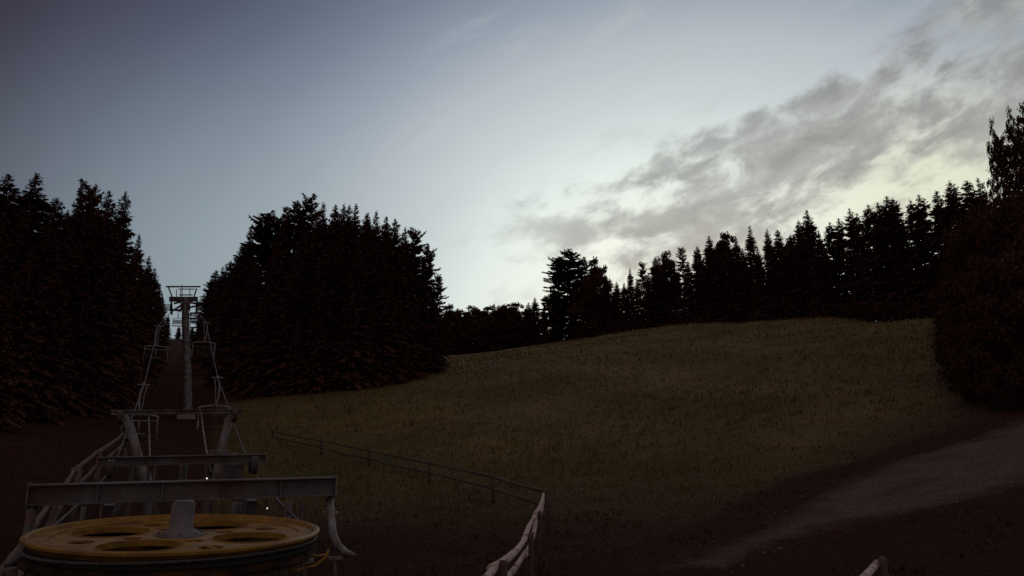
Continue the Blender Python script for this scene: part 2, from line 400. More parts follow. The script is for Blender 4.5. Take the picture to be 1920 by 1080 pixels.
# gravel track, laid over the meadow
def gravel():
    P = np.array(GRAV); s = .16
    xs = np.arange(P[:,0].min(), P[:,0].max()+s, s); ys = np.arange(P[:,1].min(), P[:,1].max()+s, s)
    gx, gy = np.meshgrid(xs, ys, indexing='ij')
    wx = gx+.35*np.sin(gy*.9)+.12*np.sin(gy*2.3+gx*1.3); wy = gy+.35*np.sin(gx*.8+1)+.12*np.sin(gx*2.1)
    ins = in_poly(wx.ravel(), wy.ravel(), GRAV).reshape(gx.shape)
    zz = height(gx.ravel(), gy.ravel()).reshape(gx.shape)+.014
    zz += np.clip(poly_dist(wx.ravel(), wy.ravel(), GRAV)/.7, 0, 1).reshape(gx.shape)*.05-.036
    idx = -np.ones(gx.shape, int); V = []; Fc = []
    def vid(i, j):
        if idx[i,j] < 0:
            idx[i,j] = len(V); V.append((gx[i,j], gy[i,j], zz[i,j]))
        return idx[i,j]
    for i in range(len(xs)-1):
        for j in range(len(ys)-1):
            if ins[i,j] and ins[i+1,j] and ins[i,j+1] and ins[i+1,j+1]:
                Fc.append((vid(i,j), vid(i+1,j), vid(i+1,j+1), vid(i,j+1)))
    o = obj_np('gravel_track', V, Fc, M['gravel']); tag(o, kind='structure')
    va = np.array(V); ed = np.clip((poly_dist(va[:,0], va[:,1], GRAV)-.25)/1.7, 0, 1)
    o.data.attributes.new('spread', 'FLOAT', 'POINT').data.foreach_set('value', ed)
    # loose stones
    V2 = []; F2 = []
    xs = RNG.uniform(P[:,0].min(), P[:,0].max(), 9000); ys = RNG.uniform(P[:,1].min(), P[:,1].max(), 9000)
    ok = in_poly(xs, ys, GRAV); ok &= RNG.random(9000) < .12+.88*np.clip((poly_dist(xs, ys, GRAV)-.8)/1.5, 0, 1); xs, ys = xs[ok], ys[ok]; zs = height(xs, ys)+.045
    for x, y, z in zip(xs, ys, zs):
        q = .012+.035*random.random()**2; b = len(V2)
        for k in range(4):
            a = k*1.57+random.random()*.7; V2.append((x+q*math.cos(a)*random.uniform(.7,1.3), y+q*math.sin(a), z))
        V2.append((x, y, z+q*random.uniform(.5,1)))
        for k in range(4): F2.append((b+k, b+(k+1)%4, b+4))
    s_ = obj_np('gravel', V2, F2, M['stone'])
    tag(s_, 'loose pale stones scattered over the gravel track at lower right', 'gravel', kind='stuff')
gravel()

# ------------------------------------------------------------------ grass
FOREST_BASE = [(-400,760),(200,800),(420,752),(620,746),(740,735),(830,690)]
def grass():
    n = 120000
    r = np.exp(RNG.uniform(np.log(9), np.log(165), n)); az = np.radians(RNG.uniform(-34, 36, n))
    x, y = np.sin(az)*r, np.cos(az)*r
    ok = ~in_poly(x, y, [(px*1.0, py*1.0) for px, py in GRAV])
    w = worn_shade(x, y); ok &= RNG.random(n) > np.minimum(1, w*1.25)
    # clumping
    cl = np.sin(x*1.9+np.sin(y*1.3))*np.sin(y*1.7+np.sin(x*1.1)); ok &= RNG.random(n) < .55+.45*cl
    x, y, r = x[ok], y[ok], r[ok]; z = height(x, y)
    n = len(x); a = RNG.uniform(0, 6.283, n); h = RNG.uniform(.10, .30, n)*(1+.55*np.sin(x*.23+1)*np.sin(y*.19+x*.07))*(1+.004*r); wd = (.010+.0007*r)*RNG.uniform(.6,1.4,n)
    lx, ly = RNG.normal(0, .08, n)*(1+.006*r), RNG.normal(0, .08, n)*(1+.006*r)
    V = np.empty((n*3, 3))
    V[0::3] = np.c_[x-np.cos(a)*wd, y-np.sin(a)*wd, z-.02]
    V[1::3] = np.c_[x+np.cos(a)*wd, y+np.sin(a)*wd, z-.02]
    V[2::3] = np.c_[x+lx, y+ly, z+h]
    Fc = np.arange(n*3).reshape(-1, 3)
    o = obj_np('grass', V.tolist(), Fc.tolist(), M['grassblade'])
    tag(o, 'rough uncut grass covering the sloping meadow', 'grass', kind='stuff')
grass()
def weeds():
    n = 9000
    r = np.exp(RNG.uniform(np.log(7), np.log(48), n)); az = np.radians(RNG.uniform(-40, 36, n))
    x, y = np.sin(az)*r, np.cos(az)*r
    g = np.sin(x*1.3+2*np.sin(y*.7))*np.sin(y*1.1+np.sin(x*.9))
    ok = (~in_poly(x, y, GRAV)) & (worn_shade(x, y) > .55) & (RNG.random(n) < np.clip(.15+.9*g, 0, 1)); x, y, r = x[ok], y[ok], r[ok]; z = height(x, y)
    V = []; Fc = []
    for i in range(len(x)):
        for k in range(4):
            a = random.uniform(0, 6.28); w = .010+.0007*r[i]; h = random.uniform(.05, .17); ln = random.gauss(0, .07); lm_ = random.gauss(0, .07)
            px, py = x[i]+random.gauss(0,.06), y[i]+random.gauss(0,.06); b = len(V)
            V += [(px-math.cos(a)*w, py-math.sin(a)*w, z[i]-.03), (px+math.cos(a)*w, py+math.sin(a)*w, z[i]-.03), (px+ln, py+lm_, z[i]+h)]; Fc.append((b, b+1, b+2))
    o = obj_np('weeds', V, Fc, noisy('trodden_weeds', (.045,.030,.014), (.095,.060,.030), .4, .9, spec=.08))
    tag(o, 'sparse low weeds on trodden soil and shade-painted ground in front', 'weeds', kind='stuff')
weeds()

# ------------------------------------------------------------------ trees
def spruce_mesh(h, rad, seed, base=.04, whorl=.40, per=9, dens=1.5, droop=.35, ragged=.25, power=.85, sparse=0.0, tuft=1.0, hang=.55):
    rn = random.Random(seed)
    CV, CF = [], []; bm = NB()
    tube(bm, [(0,0,-.4),(0,0,h*.3),(rn.uniform(-.1,.1),rn.uniform(-.1,.1),h*.7),(0,0,h*.985)], [h*.013,h*.0105,h*.006,.012], 7)
    def spray(p, d, ln, wd):
        up = Vector((0,0,1)); s = d.cross(up)
        s = s.normalized() if s.length > 1e-3 else Vector((1,0,0))
        s = (s*math.cos(rn.uniform(-.7,.7))+up*rn.uniform(-.6,.6)).normalized()
        b = len(CV); e = p+d*ln; mid = p+d*ln*.45
        CV.extend([p[:], (mid+s*wd)[:], e[:], (mid-s*wd)[:]]); CF.append((b, b+1, b+2, b+3))
    z = h*base
    while z < h*.985:
        t = (z/h-base)/(1-base)
        L0 = rad*((1-t)**power)*(1-.25*max(0, .12-t)/.12)*(1+.16*math.sin(z*1.9+seed)+.10*math.sin(z*4.3+seed*2))*min(1, .52+(1-t)/.20)+.08
        k = per if t < .85 else max(3, per-2)
        a0 = rn.uniform(0, 6.283)
        for q in range(k):
            if rn.random() < sparse*(.4+.6*(1-t)): continue
            a = a0+6.283*q/k+rn.uniform(-.35,.35)
            L = L0*rn.uniform(1-ragged*1.6, 1+ragged)
            up0 = .30*(t-.35)+rn.uniform(-.12,.12)+(.35 if t > .9 else 0)
            zz = z+rn.uniform(-.5,.5)*whorl
            hd = Vector((math.cos(a), math.sin(a), 0))
            def pt(s):
                return Vector((0,0,zz))+hd*(L*s)+Vector((0,0,L*(up0*s-droop*s*s*(1-t)+.22*max(0,s-.65)**1.5)))
            tube(bm, [pt(0), pt(.5), pt(.95)], [.012+.014*L/rad, .012, .005], 3, cap=False)
            ns = max(2, int(L/.26*dens))
            for i in range(ns):
                s = (i+.6)/ns
                if s < .18 and t < .7 and rn.random() < .6: continue
                p = pt(s); dr = (pt(min(1,s+.1))-pt(s-.1)).normalized()
                side = dr.cross(Vector((0,0,1))).normalized()
                lw = (.30+.38*(1-abs(s-.4)))*min(1, .28+L/1.6)*min(1, .50+(1-t)/.20)*tuft
                for sg in (-1, 1):
                    dd = (dr*rn.uniform(.5,1)+side*sg*rn.uniform(.5,1.1)+Vector((0,0,rn.uniform(-hang,.12)))).normalized()
                    spray(p, dd, lw*rn.uniform(.8,1.5), lw*.27)
                if rn.random() < .9:
                    spray(p, (dr*.5+Vector((0,0,-1))*rn.uniform(.3,1)*hang/.55+side*rn.uniform(-.4,.4)).normalized(), lw*rn.uniform(.7,1.2), lw*.28)
            spray(pt(.85), (pt(1)-pt(.85)).normalized(), .62*tuft*min(1, L)*min(1, .45+(1-t)/.25), .10*tuft*min(1, .4+L))
        z += whorl*rn.uniform(.75,1.25)*(1 if t < .8 else .62)
    for q in range(5):
        spray(Vector((0,0,h*.955)), Vector((rn.uniform(-.25,.25),rn.uniform(-.25,.25),1)).normalized(), h*.040, .055)
    tm = bpy.data.meshes.new('trunk'); bm.to_mesh(tm); bm.free(); tm.materials.append(M['bark'])
    cm = bpy.data.meshes.new('crown'); cm.from_pydata(CV, [], CF); cm.materials.append(M['needle'])
    return tm, cm
def broad_mesh(h, rad, seed, base=.2, limbs=16, leaves=9000, leaf=.22, upright=.5, clump=.75):
    rn = random.Random(seed); bm = NB(); tips = []
    tube(bm, [(0,0,-.4),(.05,0,h*.3),(rn.uniform(-.3,.3),rn.uniform(-.3,.3),h*.6),(rn.uniform(-.4,.4),0,h*.93)], [h*.016,h*.013,h*.008,.02], 8)
    for i in range(limbs):
        t = base+(1-base)*(i+.5)/limbs*.95; a = i*2.4+rn.uniform(-.4,.4)
        prof = math.sin(math.pi*min(1, max(.02, (t-base)/(1-base)*.85+.15)))**.6
        L = rad*prof*rn.uniform(.7,1.15); z0 = h*(t-.10)
        hd = Vector((math.cos(a), math.sin(a), 0)); rise = L*upright*rn.uniform(.7,1.3)
        P = [Vector((0,0,z0)), Vector((0,0,z0+rise*.4))+hd*L*.5, Vector((0,0,z0+rise))+hd*L]
        tube(bm, P, [.02+.03*L/rad, .03, .01], 5, cap=False)
        for k in range(9):
            s = rn.uniform(.25,1.05); q = P[0].lerp(P[1], min(1,s*2)) if s < .5 else P[1].lerp(P[2], s*2-1)
            off = Vector((rn.gauss(0,1), rn.gauss(0,1), rn.gauss(0,.8)))*L*.17
            tube(bm, [q, q+off*.9], [.015,.005], 3, cap=False); tips.append(q+off)
    for k in range(10):
        tips.append(Vector((rn.gauss(0,rad*.12), rn.gauss(0,rad*.12), h*rn.uniform(.86,1.0))))
    CV, CF = [], []
    per = leaves//len(tips)
    for tp in tips:
        cr = clump*rn.uniform(.55,1.25)
        for k in range(per):
            d = Vector((rn.gauss(0,1), rn.gauss(0,1), rn.gauss(0,1))).normalized()*cr*rn.random()**.45
            d.z *= .8
            p = tp+d
            n = Vector((rn.gauss(0,1), rn.gauss(0,1), rn.gauss(0,1))).normalized(); u = n.orthogonal().normalized(); v = n.cross(u)
            l = leaf*rn.uniform(.6,1.3); b = len(CV)
            CV.extend([(p-u*l)[:], (p+v*l*.55)[:], (p+u*l)[:], (p-v*l*.55)[:]]); CF.append((b,b+1,b+2,b+3))
    tm = bpy.data.meshes.new('trunk'); bm.to_mesh(tm); bm.free(); tm.materials.append(M['birch'])
    cm = bpy.data.meshes.new('crown'); cm.from_pydata(CV, [], CF); cm.materials.append(M['leaf'])
    return tm, cm
KIND = {}
for i in range(4): KIND['S%d'%i] = ('spruce_tree', 20.0, spruce_mesh(20, 3.7, 20+i, base=.02, ragged=.22+.04*i))              # dense spruce
for i in range(3): KIND['N%d'%i] = ('spruce_tree', 20.0, spruce_mesh(20, 3.0, 40+i, base=.05, ragged=.26, power=.72))            # narrow spruce
for i in range(2): KIND['L%d'%i] = ('conifer_tree', 20.0, spruce_mesh(20, 4.6, 60+i, base=.05, whorl=.80, per=9, ragged=.42, droop=.16, power=.5, sparse=.22, tuft=1.2, hang=.22))  # layered, gappy
for i in range(2): KIND['H%d'%i] = ('spruce_tree', 20.0, spruce_mesh(20, 3.3, 80+i, base=.15, ragged=.34, power=.75, sparse=.38))   # bare lower trunk
for i in range(2): KIND['B%d'%i] = ('broadleaf_tree', 18.0, broad_mesh(18, 5.2, 100+i, base=.08, limbs=26, leaves=15000, leaf=.30, clump=1.15))
KIND['P0'] = ('broadleaf_tree', 22.0, broad_mesh(22, 4.6, 120, base=.06, limbs=34, leaves=15000, leaf=.17, upright=1.1, clump=.72))
KIND['P1'] = ('broadleaf_tree', 22.0, broad_mesh(22, 4.6, 121, base=.06, limbs=34, leaves=15000, leaf=.17, upright=1.2, clump=.68))
KIND['U0'] = ('bush', 7.0, broad_mesh(7, 3.6, 140, base=.0, limbs=22, leaves=13000, leaf=.16, upright=.5, clump=.95))
KIND['U1'] = ('bush', 7.0, broad_mesh(7, 3.2, 141, base=.0, limbs=22, leaves=13000, leaf=.16, upright=.7, clump=.9))
CATS = {'spruce_tree':'spruce','conifer_tree':'conifer','broadleaf_tree':'tree','bush':'bush'}
ntree = 0
def tree(px, py, R, kind, label, group, wide=1.0, lean=0.0, sink=0.0):
    """a tree whose tip shows at (px,py), standing R metres off; it is as tall as that makes it"""
    global ntree; ntree += 1
    name, h0, (tm, cm) = KIND[kind]
    top = at(px, py, R); z = gz(top.x, top.y)-sink
    hh = max(1.5, top.z-z); s = hh/h0
    bx = -math.tan(R_(lean))*hh*-1
    o = empty(name, (top.x+bx*0, top.y, z), random.uniform(0, 6.28))
    w = s*wide*random.uniform(.93,1.07); w = max(w, s*.22)
    o.scale = (w, w, s)
    if lean:
        o.rotation_mode = 'XYZ'; o.rotation_euler = (0, R_(lean), 0)
        o.location.x -= math.tan(R_(lean))*hh
    tag(o, label, CATS[name], group)
    link('trunk', tm, None, o); link('crown', cm, None, o)
    return o
GL, GR_, GF, GRR, GB = ('spruces of the forest left of the lift', 'conifers of the wood right of the lift',
   'distant treeline behind the dip of the meadow', 'row of spruces along the upper meadow edge', 'broadleaf trees and bushes at the right edge')
# --- left forest, skyline
T = [
 (18,322,50,'S2','pointed dark spruce at the left picture edge, first of two tall tips',GL,1.2),
 (70,321,52,'S0','broad pointed spruce just right of the leftmost spruce tip',GL,1.25),
 (108,368,60,'N1','low narrow spruce tip in the notch of the left forest skyline',GL,1.1),
 (152,352,58,'S1','spruce with a blunt tip right of the left skyline notch',GL,.9),
 (167,344,64,'L0','ragged gappy treetop in the middle of the left forest skyline',GL,.5),
 (181,350,66,'L1','thin forked treetop beside the ragged one on the left skyline',GL,.45),
 (206,353,60,'S2','even cone-shaped spruce tip, second from the lift gap',GL,.85),
 (236,356,62,'S3','tall spruce bounding the left forest where it drops to the lift gap',GL,.70),
 (262,437,78,'S0','spruce stepping down toward the lift gap behind the bounding spruce',GL,.8),
 (280,478,98,'S1','spruce lower on the descending edge left of the lift tower',GL,.8),
 (291,500,118,'S2','small far spruce on the descending edge above the tower arm',GL,.8),
 (300,530,142,'S3','far small spruce whose edge touches the tower lifting frame',GL,.8),
 (304,556,170,'N2','farthest small spruce left of the tower head in the gap',GL,1.2),
 (316,590,230,'S1','tiny distant spruce closing the lift lane left of the pole',GL,1.0),
]
fill = 'dark spruce merged into the solid black mass of the left forest'
for px, py, R, k, w in [(-30,330,52,'S2',1),(-95,340,55,'S0',1),(45,395,47,'S3',1),(128,400,52,'S0',1),(95,420,46,'S1',1),(185,400,54,'S3',1),(220,420,57,'S1',.9),(5,420,44,'S2',1),
     (245,470,70,'S2',.8),(150,455,50,'S2',1),(60,470,42,'S1',1),(-40,430,42,'S0',1),(268,510,88,'S3',.8),(200,500,56,'S0',.9),(110,520,44,'S3',1),(283,545,110,'S0',.8),(235,560,64,'S1',.8),(10,540,38,'S0',1),(180,600,50,'S1',.9)]:
    T.append((px, py-8, R, k, fill, GL, w))
# --- wood right of the lift
T += [
 (393,545,200,'S3','distant small spruce right of the tower head',GR_,1.0),
 (374,598,240,'S0','tiny distant spruce closing the lift lane right of the pole',GR_,.9),
 (336,611,320,'S1','tiny far treetop at the foot of the bright gap left of the tower pole',GL,1.5),
 (361,613,320,'S2','tiny far treetop at the foot of the bright gap right of the tower pole',GR_,1.6),
 (398,520,165,'S2','small spruce at the left foot of the central wood',GR_,.9),
 (406,506,145,'N0','narrow small spruce rising along the left flank of the central wood',GR_,1.5),
 (418,498,130,'S1','round-shouldered spruce low on the left flank of the central wood',GR_,.9),
 (433,488,118,'N2','little spike-topped spruce on the left flank of the central wood',GR_,1.3),
 (497,402,92,'L0','layered conifer with long side branches left in the central wood',GR_,.85),
 (514,399,94,'L1','bushy-topped layered conifer beside the long-branched one',GR_,.75),
 (556,378,88,'L1','broad layered conifer left of the central wood summit',GR_,.80),
 (580,371,86,'L0','layered conifer with the highest tip of the central wood',GR_,.70),
 (607,376,90,'S1','thin wispy tip just right of the central wood summit',GR_,.75),
 (645,380,90,'S3','slim spruce with a fine spike in the central wood skyline',GR_,.8),
 (668,379,88,'S1','dense blunt spruce right of the fine spike in the central wood',GR_,.7),
 (687,400,92,'S3','short spruce filling the skyline between two central tips',GR_,.8),
 (706,393,86,'S0','spruce with a double tip right of centre in the central wood',GR_,.75),
 (741,408,84,'S3','spruce with a stubby tip on the right shoulder of the central wood',GR_,1.0),
 (779,425,84,'L1','open-branched conifer on the right shoulder of the central wood',GR_,.62),
 (803,462,86,'L0','ragged conifer leaning out on the right flank of the central wood',GR_,.72),
 (822,512,90,'L1','outermost gappy conifer with long low branches beside the far treeline',GR_,.62),
]
fill = 'dark conifer merged into the solid mass of the central wood'
for px, py, R, k, w in [(455,468,100,'S2',.9),(470,440,96,'S0',.9),(535,425,86,'S2',.9),(595,410,84,'S3',.9),(630,405,86,'S0',.9),(655,420,82,'S2',.9),(690,425,80,'S1',.9),(725,430,82,'S3',.9),
     (755,450,82,'S0',.8),(520,470,82,'S1',.9),(570,450,80,'S0',1),(480,500,86,'S3',.9),(620,465,78,'S2',1),(670,480,77,'S3',1),(720,490,78,'S1',1),(440,525,98,'S1',.9),(770,505,82,'S2',.8),
     (545,530,78,'S3',1),(420,555,116,'S3',.9),(500,570,80,'S2',.9),(600,560,76,'S1',1),(650,570,76,'S0',1),(700,575,77,'S2',.9),(455,590,86,'S0',.9),(750,580,79,'S3',.9),(792,545,86,'S1',.65),(560,610,76,'S0',1),(774,462,87,'S1',.85),(797,500,88,'S2',.85),(812,545,88,'S0',.85),(760,440,88,'S0',.8),(725,418,86,'S2',.85),(630,396,92,'S2',.9),(655,398,91,'S0',.9),(690,412,90,'S1',.9),(535,400,93,'S1',.8),(820,585,88,'S3',.7),(805,590,90,'S3',.45)]:
    T.append((px, py-16, R, k, fill, GR_, w))
# --- distant treeline
lb = 'small distant tree in the far treeline behind the meadow dip'
far = [(838,580),(847,575),(858,577),(873,586),(888,575),(900,580),(914,577),(926,569),(934,571),(948,573),(955,578),(963,570),(974,582),(986,576)]
for i, (px, py) in enumerate(far): T.append((px, py, 248+8*(i%3), ['S1','B0','N1','S3','B1'][i%5], lb, GF, 1.25))
for i, px in enumerate(range(832, 1010, 15)): T.append((px, 596+4*(i%3), 238+5*(i%2), ['B1','S2','B0','S0'][i%4], lb, GF, 1.3))
T += [(991,566,235,'S2','small rounded tree stepping up left of the big gappy pair',GF,1.2),(1003,557,230,'S0','cone-shaped tree directly left of the big gappy pair',GF,1.3),
 (1046,482,205,'L0','left tree of the large gappy pair standing above the far treeline',GF,1.25),(1068,468,208,'L1','right and taller tree of the large gappy pair above the far treeline',GF,1.35),
 (1092,486,210,'L0','conifer pressed against the right side of the large gappy pair',GF,.9),
 (1118,489,200,'B0','round-topped broadleaf tree right of the large gappy pair',GF,.7)]
# --- row along the upper meadow edge
T += [
 (1137,516,195,'S1','short spruce in the saddle right of the round-topped tree',GRR,1.0),(1156,528,192,'S3','lowest little spruce in the saddle of the right treeline',GRR,1.1),
 (1181,501,185,'S0','dark dense spruce just right of the saddle',GRR,.75),(1204,489,182,'L1','sparse see-through conifer right of the saddle',GRR,.55),
 (1228,481,178,'N0','slim spruce tip beside a sparse conifer',GRR,1.2),(1250,476,176,'B1','rounded bushy crown among the spruces left of the sparse top',GRR,.7),
 (1277,464,172,'L0','sparse conifer with splayed top branches in the right treeline',GRR,.55),(1307,460,168,'N2','thin spike-topped spruce left of the broad-topped group',GRR,1.0),
 (1329,440,166,'S2','leftmost tree of the flat broad-topped group',GRR,1.0),(1355,441,166,'B0','bushy middle crown of the flat broad-topped group',GRR,.75),(1379,441,164,'S0','right tree of the flat broad-topped group',GRR,.9),
 (1405,421,158,'S1','tall spruce rising right of the flat broad-topped group',GRR,.75),(1438,428,156,'S3','middle spruce of three tips left of the big wide spruce',GRR,.75),
 (1457,429,154,'N1','slim third spruce tip left of the big wide spruce',GRR,1.0),(1480,446,150,'B1','low rounded crown directly left of the big wide spruce',GRR,.6),
 (1512,391,140,'S2','big wide spruce standing highest in the middle of the right row',GRR,1.0),
 (1497,412,146,'N2','spruce shoulder on the left side of the big wide spruce',GRR,1.1),(1534,430,142,'S0','spruce shoulder on the right side of the big wide spruce',GRR,.8),
 (1555,415,142,'H0','spruce with a bare lower trunk right of the big wide spruce',GRR,1.0),(1572,407,140,'H1','second bare-trunked spruce right of the big wide spruce',GRR,.95),
 (1592,388,138,'H1','spruce with a sharp tip above the bright gaps in the row',GRR,.72),(1606,398,136,'H0','blunt bare-trunked spruce beside the sharp tip',GRR,.9),
 (1627,382,132,'H0','left-leaning narrow spruce above the bright gaps',GRR,1.05),(1645,377,130,'H1','spruce in the bright-gapped stretch with a stepped outline',GRR,.85),
 (1662,365,128,'H1','highest tip of the paired spruces mid right row',GRR,1.1),(1674,370,126,'N2','dense twin beside the highest paired tip',GRR,1.0),
 (1706,373,124,'H0','medium spruce with gappy foliage before three leaning tips',GRR,.9),(1722,362,122,'H1','first of three leaning spruce tips toward the tall broadleaf tree',GRR,1.0),
 (1755,356,118,'N0','second of three leaning spruce tips toward the tall broadleaf tree',GRR,1.15),(1780,338,114,'N2','tallest of three leaning spruce tips near the tall broadleaf tree',GRR,1.15),
 (1811,336,108,'N1','spruce tip close to the left of the tall broadleaf tree',GRR,1.1),(1832,330,104,'S1','last spruce tip half under the tall broadleaf tree',GRR,.7),
]
lb = 'spruce merged into the dark lower band of the right treeline'
for px, py, R, k, w in [(1020,590,225,'S1',1.1),(1040,560,206,'B1',.8),(1075,560,203,'S3',.9),(1100,540,198,'B0',.9),(1125,560,188,'S0',1),(1150,560,184,'S2',1),(1170,545,180,'S1',1),(1195,540,176,'S3',1),(1215,530,174,'S0',1),(1240,520,172,'S2',1),
     (1265,515,168,'S1',1),(1290,505,165,'S3',1),(1318,500,162,'S0',1),(1343,490,160,'S2',1),(1368,488,158,'S1',1),(1392,480,155,'S3',.9),(1420,478,150,'S0',.9),(1447,480,148,'S2',.9),(1470,485,146,'S1',.9),(1492,470,140,'S3',.9),
     (1525,480,136,'S1',.8),(1545,470,138,'S2',.6),(1738,515,117,'H0',.9),(1768,425,113,'S2',.6),(1798,415,109,'S0',.8),(1820,410,105,'S3',.8),(1850,400,100,'S2',.9),(1890,390,95,'S0',.9),(1930,380,95,'S1',1),(1762,500,84,'S2',.8),(1785,480,80,'S0',.9),(1812,470,76,'S3',.9),(1850,450,72,'S1',1),(1900,430,68,'S2',1),(1755,560,72,'S1',.8)]:
    T.append((px, py-16, R, k, lb, GRR, w*1.08))
lb = 'low dark bush along the foot of the bright-gapped spruces'
for i, px in enumerate((1548,1575,1603,1630,1660,1690,1718,1742)):
    T.append((px, 574-3*(i%3), 136-4.2*i, 'U%d'%(i%2), lb, 'low bushes under the row of spruces', 1.3))
# --- right edge
T += [(1861,226,62,'P1','slim column-like leafy tree, leftmost spire of the tall group at the right edge',GB,.30),(1880,258,61,'P0','lower leafy tree between two spires of the tall group at the right edge',GB,.42),
 (1896,206,62,'P1','narrow leafy spire in the middle of the tall group at the right edge',GB,.34),(1923,190,60,'P0','tallest leafy broadleaf tree cut by the right picture edge',GB,.50),(1985,200,60,'P1','upright broadleaf crown reaching in from beyond the right edge',GB,.9)]
lb = 'dark leafy bush in the black thicket at the right picture edge'
for px, py, R, k, w in [(1835,405,58,'U0',.45),(1880,385,56,'U1',.5),(1925,380,54,'U0',.6),(1795,520,56,'U1',.45),(1840,500,50,'U0',.6),(1895,480,48,'U1',.7),(1780,590,60,'U0',.55),(1810,610,48,'U1',.7),(1860,600,44,'U0',.8),(1925,560,44,'U1',.9),
     (1795,690,50,'U1',.9),(1830,700,45,'U0',1.0),(1885,690,41,'U0',1.1),(1950,680,40,'U1',1.2)]:
    T.append((px, py, R, k, lb, GB, w))
for t_ in T:
    px = t_[0]
    tree(*t_, lean=(-3.0*(px-1380)/400 if px > 1380 and t_[5] == GRR else 0), sink=(.3 if t_[5] != GF else 1.0))

# ------------------------------------------------------------------ lift: frame of reference
WR = 1.5                                   # bullwheel radius
WC = at(338, 1007, 9.5)                   # wheel centre
TB = at(349, 779, 62.0); TB.z = gz(TB.x, TB.y)
Lv = Vector((TB.x-WC.x, TB.y-WC.y, 0)).normalized(); Tv = Vector((Lv.y, -Lv.x, 0)); UP = Vector((0,0,1))
def S(s, t, z): return Vector((WC.x, WC.y, 0))+Lv*s+Tv*t+UP*(WC.z+z)
def PS(px, py, s):                         # where the sight line meets the cross plane at s
    d = ray(px, py); o = Vector((0,0,CZ)); q = S(s, 0, 0)
    return o+d*((q-o).dot(Lv)/d.dot(Lv))
LM = Matrix(((Tv.x, Lv.x, 0), (Tv.y, Lv.y, 0), (0,0,1))).to_4x4(); LM = LM @ Matrix.Rotation(R_(1.3), 4, 'X') @ Matrix.Rotation(R_(1.0), 4, 'Y'); LM.translation = WC

station = empty('lift_station', (WC.x, WC.y, gz(WC.x, WC.y)))
tag(station, 'grey steel chairlift station frame carrying a large yellow bullwheel', 'lift station')
bpy.context.view_layer.update()
def part(name, bm, mat, parent=None, smooth=False):
    par = parent or station
    o = obj(name, bm, mat, par, smooth)
    o.matrix_parent_inverse = Matrix.Translation(-station.location)     # modelled in world coordinates
    return o
def sub(name, bm, mat, parent, smooth=False):
    return obj(name, bm, mat, parent, smooth)
# bullwheel
b = NB(); lathe(b, [(WR-.20,.035),(WR-.05,.035),(WR-.035,.075),(WR+.0,.085),(WR+.035,.07),(WR+.035,.045),(WR-.02,.0),(WR-.045,-.03),(WR-.075,-.03),(WR-.075,.0),(WR-.20,.010)], 96)
bmesh.ops.transform(b, matrix=LM, verts=b.verts)
wheel = part('bullwheel', b, M['yellow'], smooth=False)
b = NB(); lathe(b, [(WR-.045,-.033),(WR-.045,-.10),(WR-.02,-.13),(WR+.03,-.165),(WR+.03,-.185),(WR,-.20),(WR-.04,-.19),(WR-.055,-.16),(WR-.075,-.10),(WR-.075,-.033)], 96, LM)
sub('lower_flange', b, M['flange'], wheel)
cu = bpy.data.curves.new('web', 'CURVE'); cu.dimensions = '2D'; cu.fill_mode = 'BOTH'; cu.extrude = .012
def circ(cx, cy, r, n=48):
    sp = cu.splines.new('POLY'); sp.points.add(n-1); sp.use_cyclic_u = True
    for k in range(n): sp.points[k].co = (cx+r*math.cos(6.28318*k/n), cy+r*math.sin(6.28318*k/n), 0, 1)
circ(0, 0, WR-.17, 96); circ(0, 0, .20, 32)
for k in range(4):
    a = R_(62+90*k); circ(.82*math.cos(a), .82*math.sin(a), .402)
    a = R_(107+90*k); circ(1.0*math.cos(a), 1.0*math.sin(a), .13, 24)
    circ(.50*math.cos(a), .50*math.sin(a), .10, 24)
tmp = bpy.data.objects.new('web', cu); me = bpy.data.meshes.new_from_object(tmp); bpy.data.objects.remove(tmp); bpy.data.curves.remove(cu)
me.name = 'web_plate'; me.transform(LM @ Matrix.Translation((0,0,.022-.012)))
sub_web = link('web_plate', me, M['yellow'], wheel)
b = NB()
for k in range(4):                          # collars round the large openings
    a = R_(62+90*k)
    lathe(b, [(.40,-.03),(.415,-.03),(.415,.036),(.40,.036)], 48, LM @ Matrix.Translation((.82*math.cos(a), .82*math.sin(a), -.005)))
sub('opening_collar', b, M['yellow'], wheel)
b = NB(); lathe(b, [(0,.40),(.10,.40),(.125,.375),(.125,.10),(.20,.05),(.26,.04),(.26,-.16),(.18,-.30),(.0,-.30)], 32, LM, closed=False)
for k in range(8):
    a = 6.283*k/8; lathe(b, [(0,.065),(.018,.065),(.018,.042),(0,.042)], 8, LM @ Matrix.Translation((.225*math.cos(a), .225*math.sin(a), 0)), closed=False)
sub('hub', b, M['beam'], wheel, True)
b = NB(); lathe(b, [(WR-.043,-.095),(WR-.010,-.085),(WR-.022,-.05),(WR-.010,-.015),(WR-.043,-.005)], 96, LM); sub('rubber_liner', b, M['rubber'], wheel)
b = NB()
for k in range(4):
    a = R_(107+90*k); d = Tv*math.cos(a)+Lv*math.sin(a)
    boxb(b, WC+d*.27+UP*(-.05), WC+d*(WR-.09)+UP*(-.05), .03, .10)
sub('stiffener', b, M['yellow'], wheel)
# column under the wheel
g0 = gz(WC.x, WC.y)
b = NB(); tube(b, [WC+UP*-.31, WC+UP*-.75], .30, 24); boxb(b, S(-.9,0,-.90), S(3.2,0,-.90), .5, .28, bev=.01)
boxb(b, Vector((WC.x,WC.y,g0-.3)), S(0,0,-1.05), .62, .62, up=Lv, bev=.01)
part('wheel_column', b, M['dark_steel'])
b = NB(); boxb(b, Vector((WC.x,WC.y,g0-.3)), Vector((WC.x,WC.y,g0+.28)), 2.2, 1.8, up=Lv, bev=.03); part('concrete_base', b, M['concrete'])
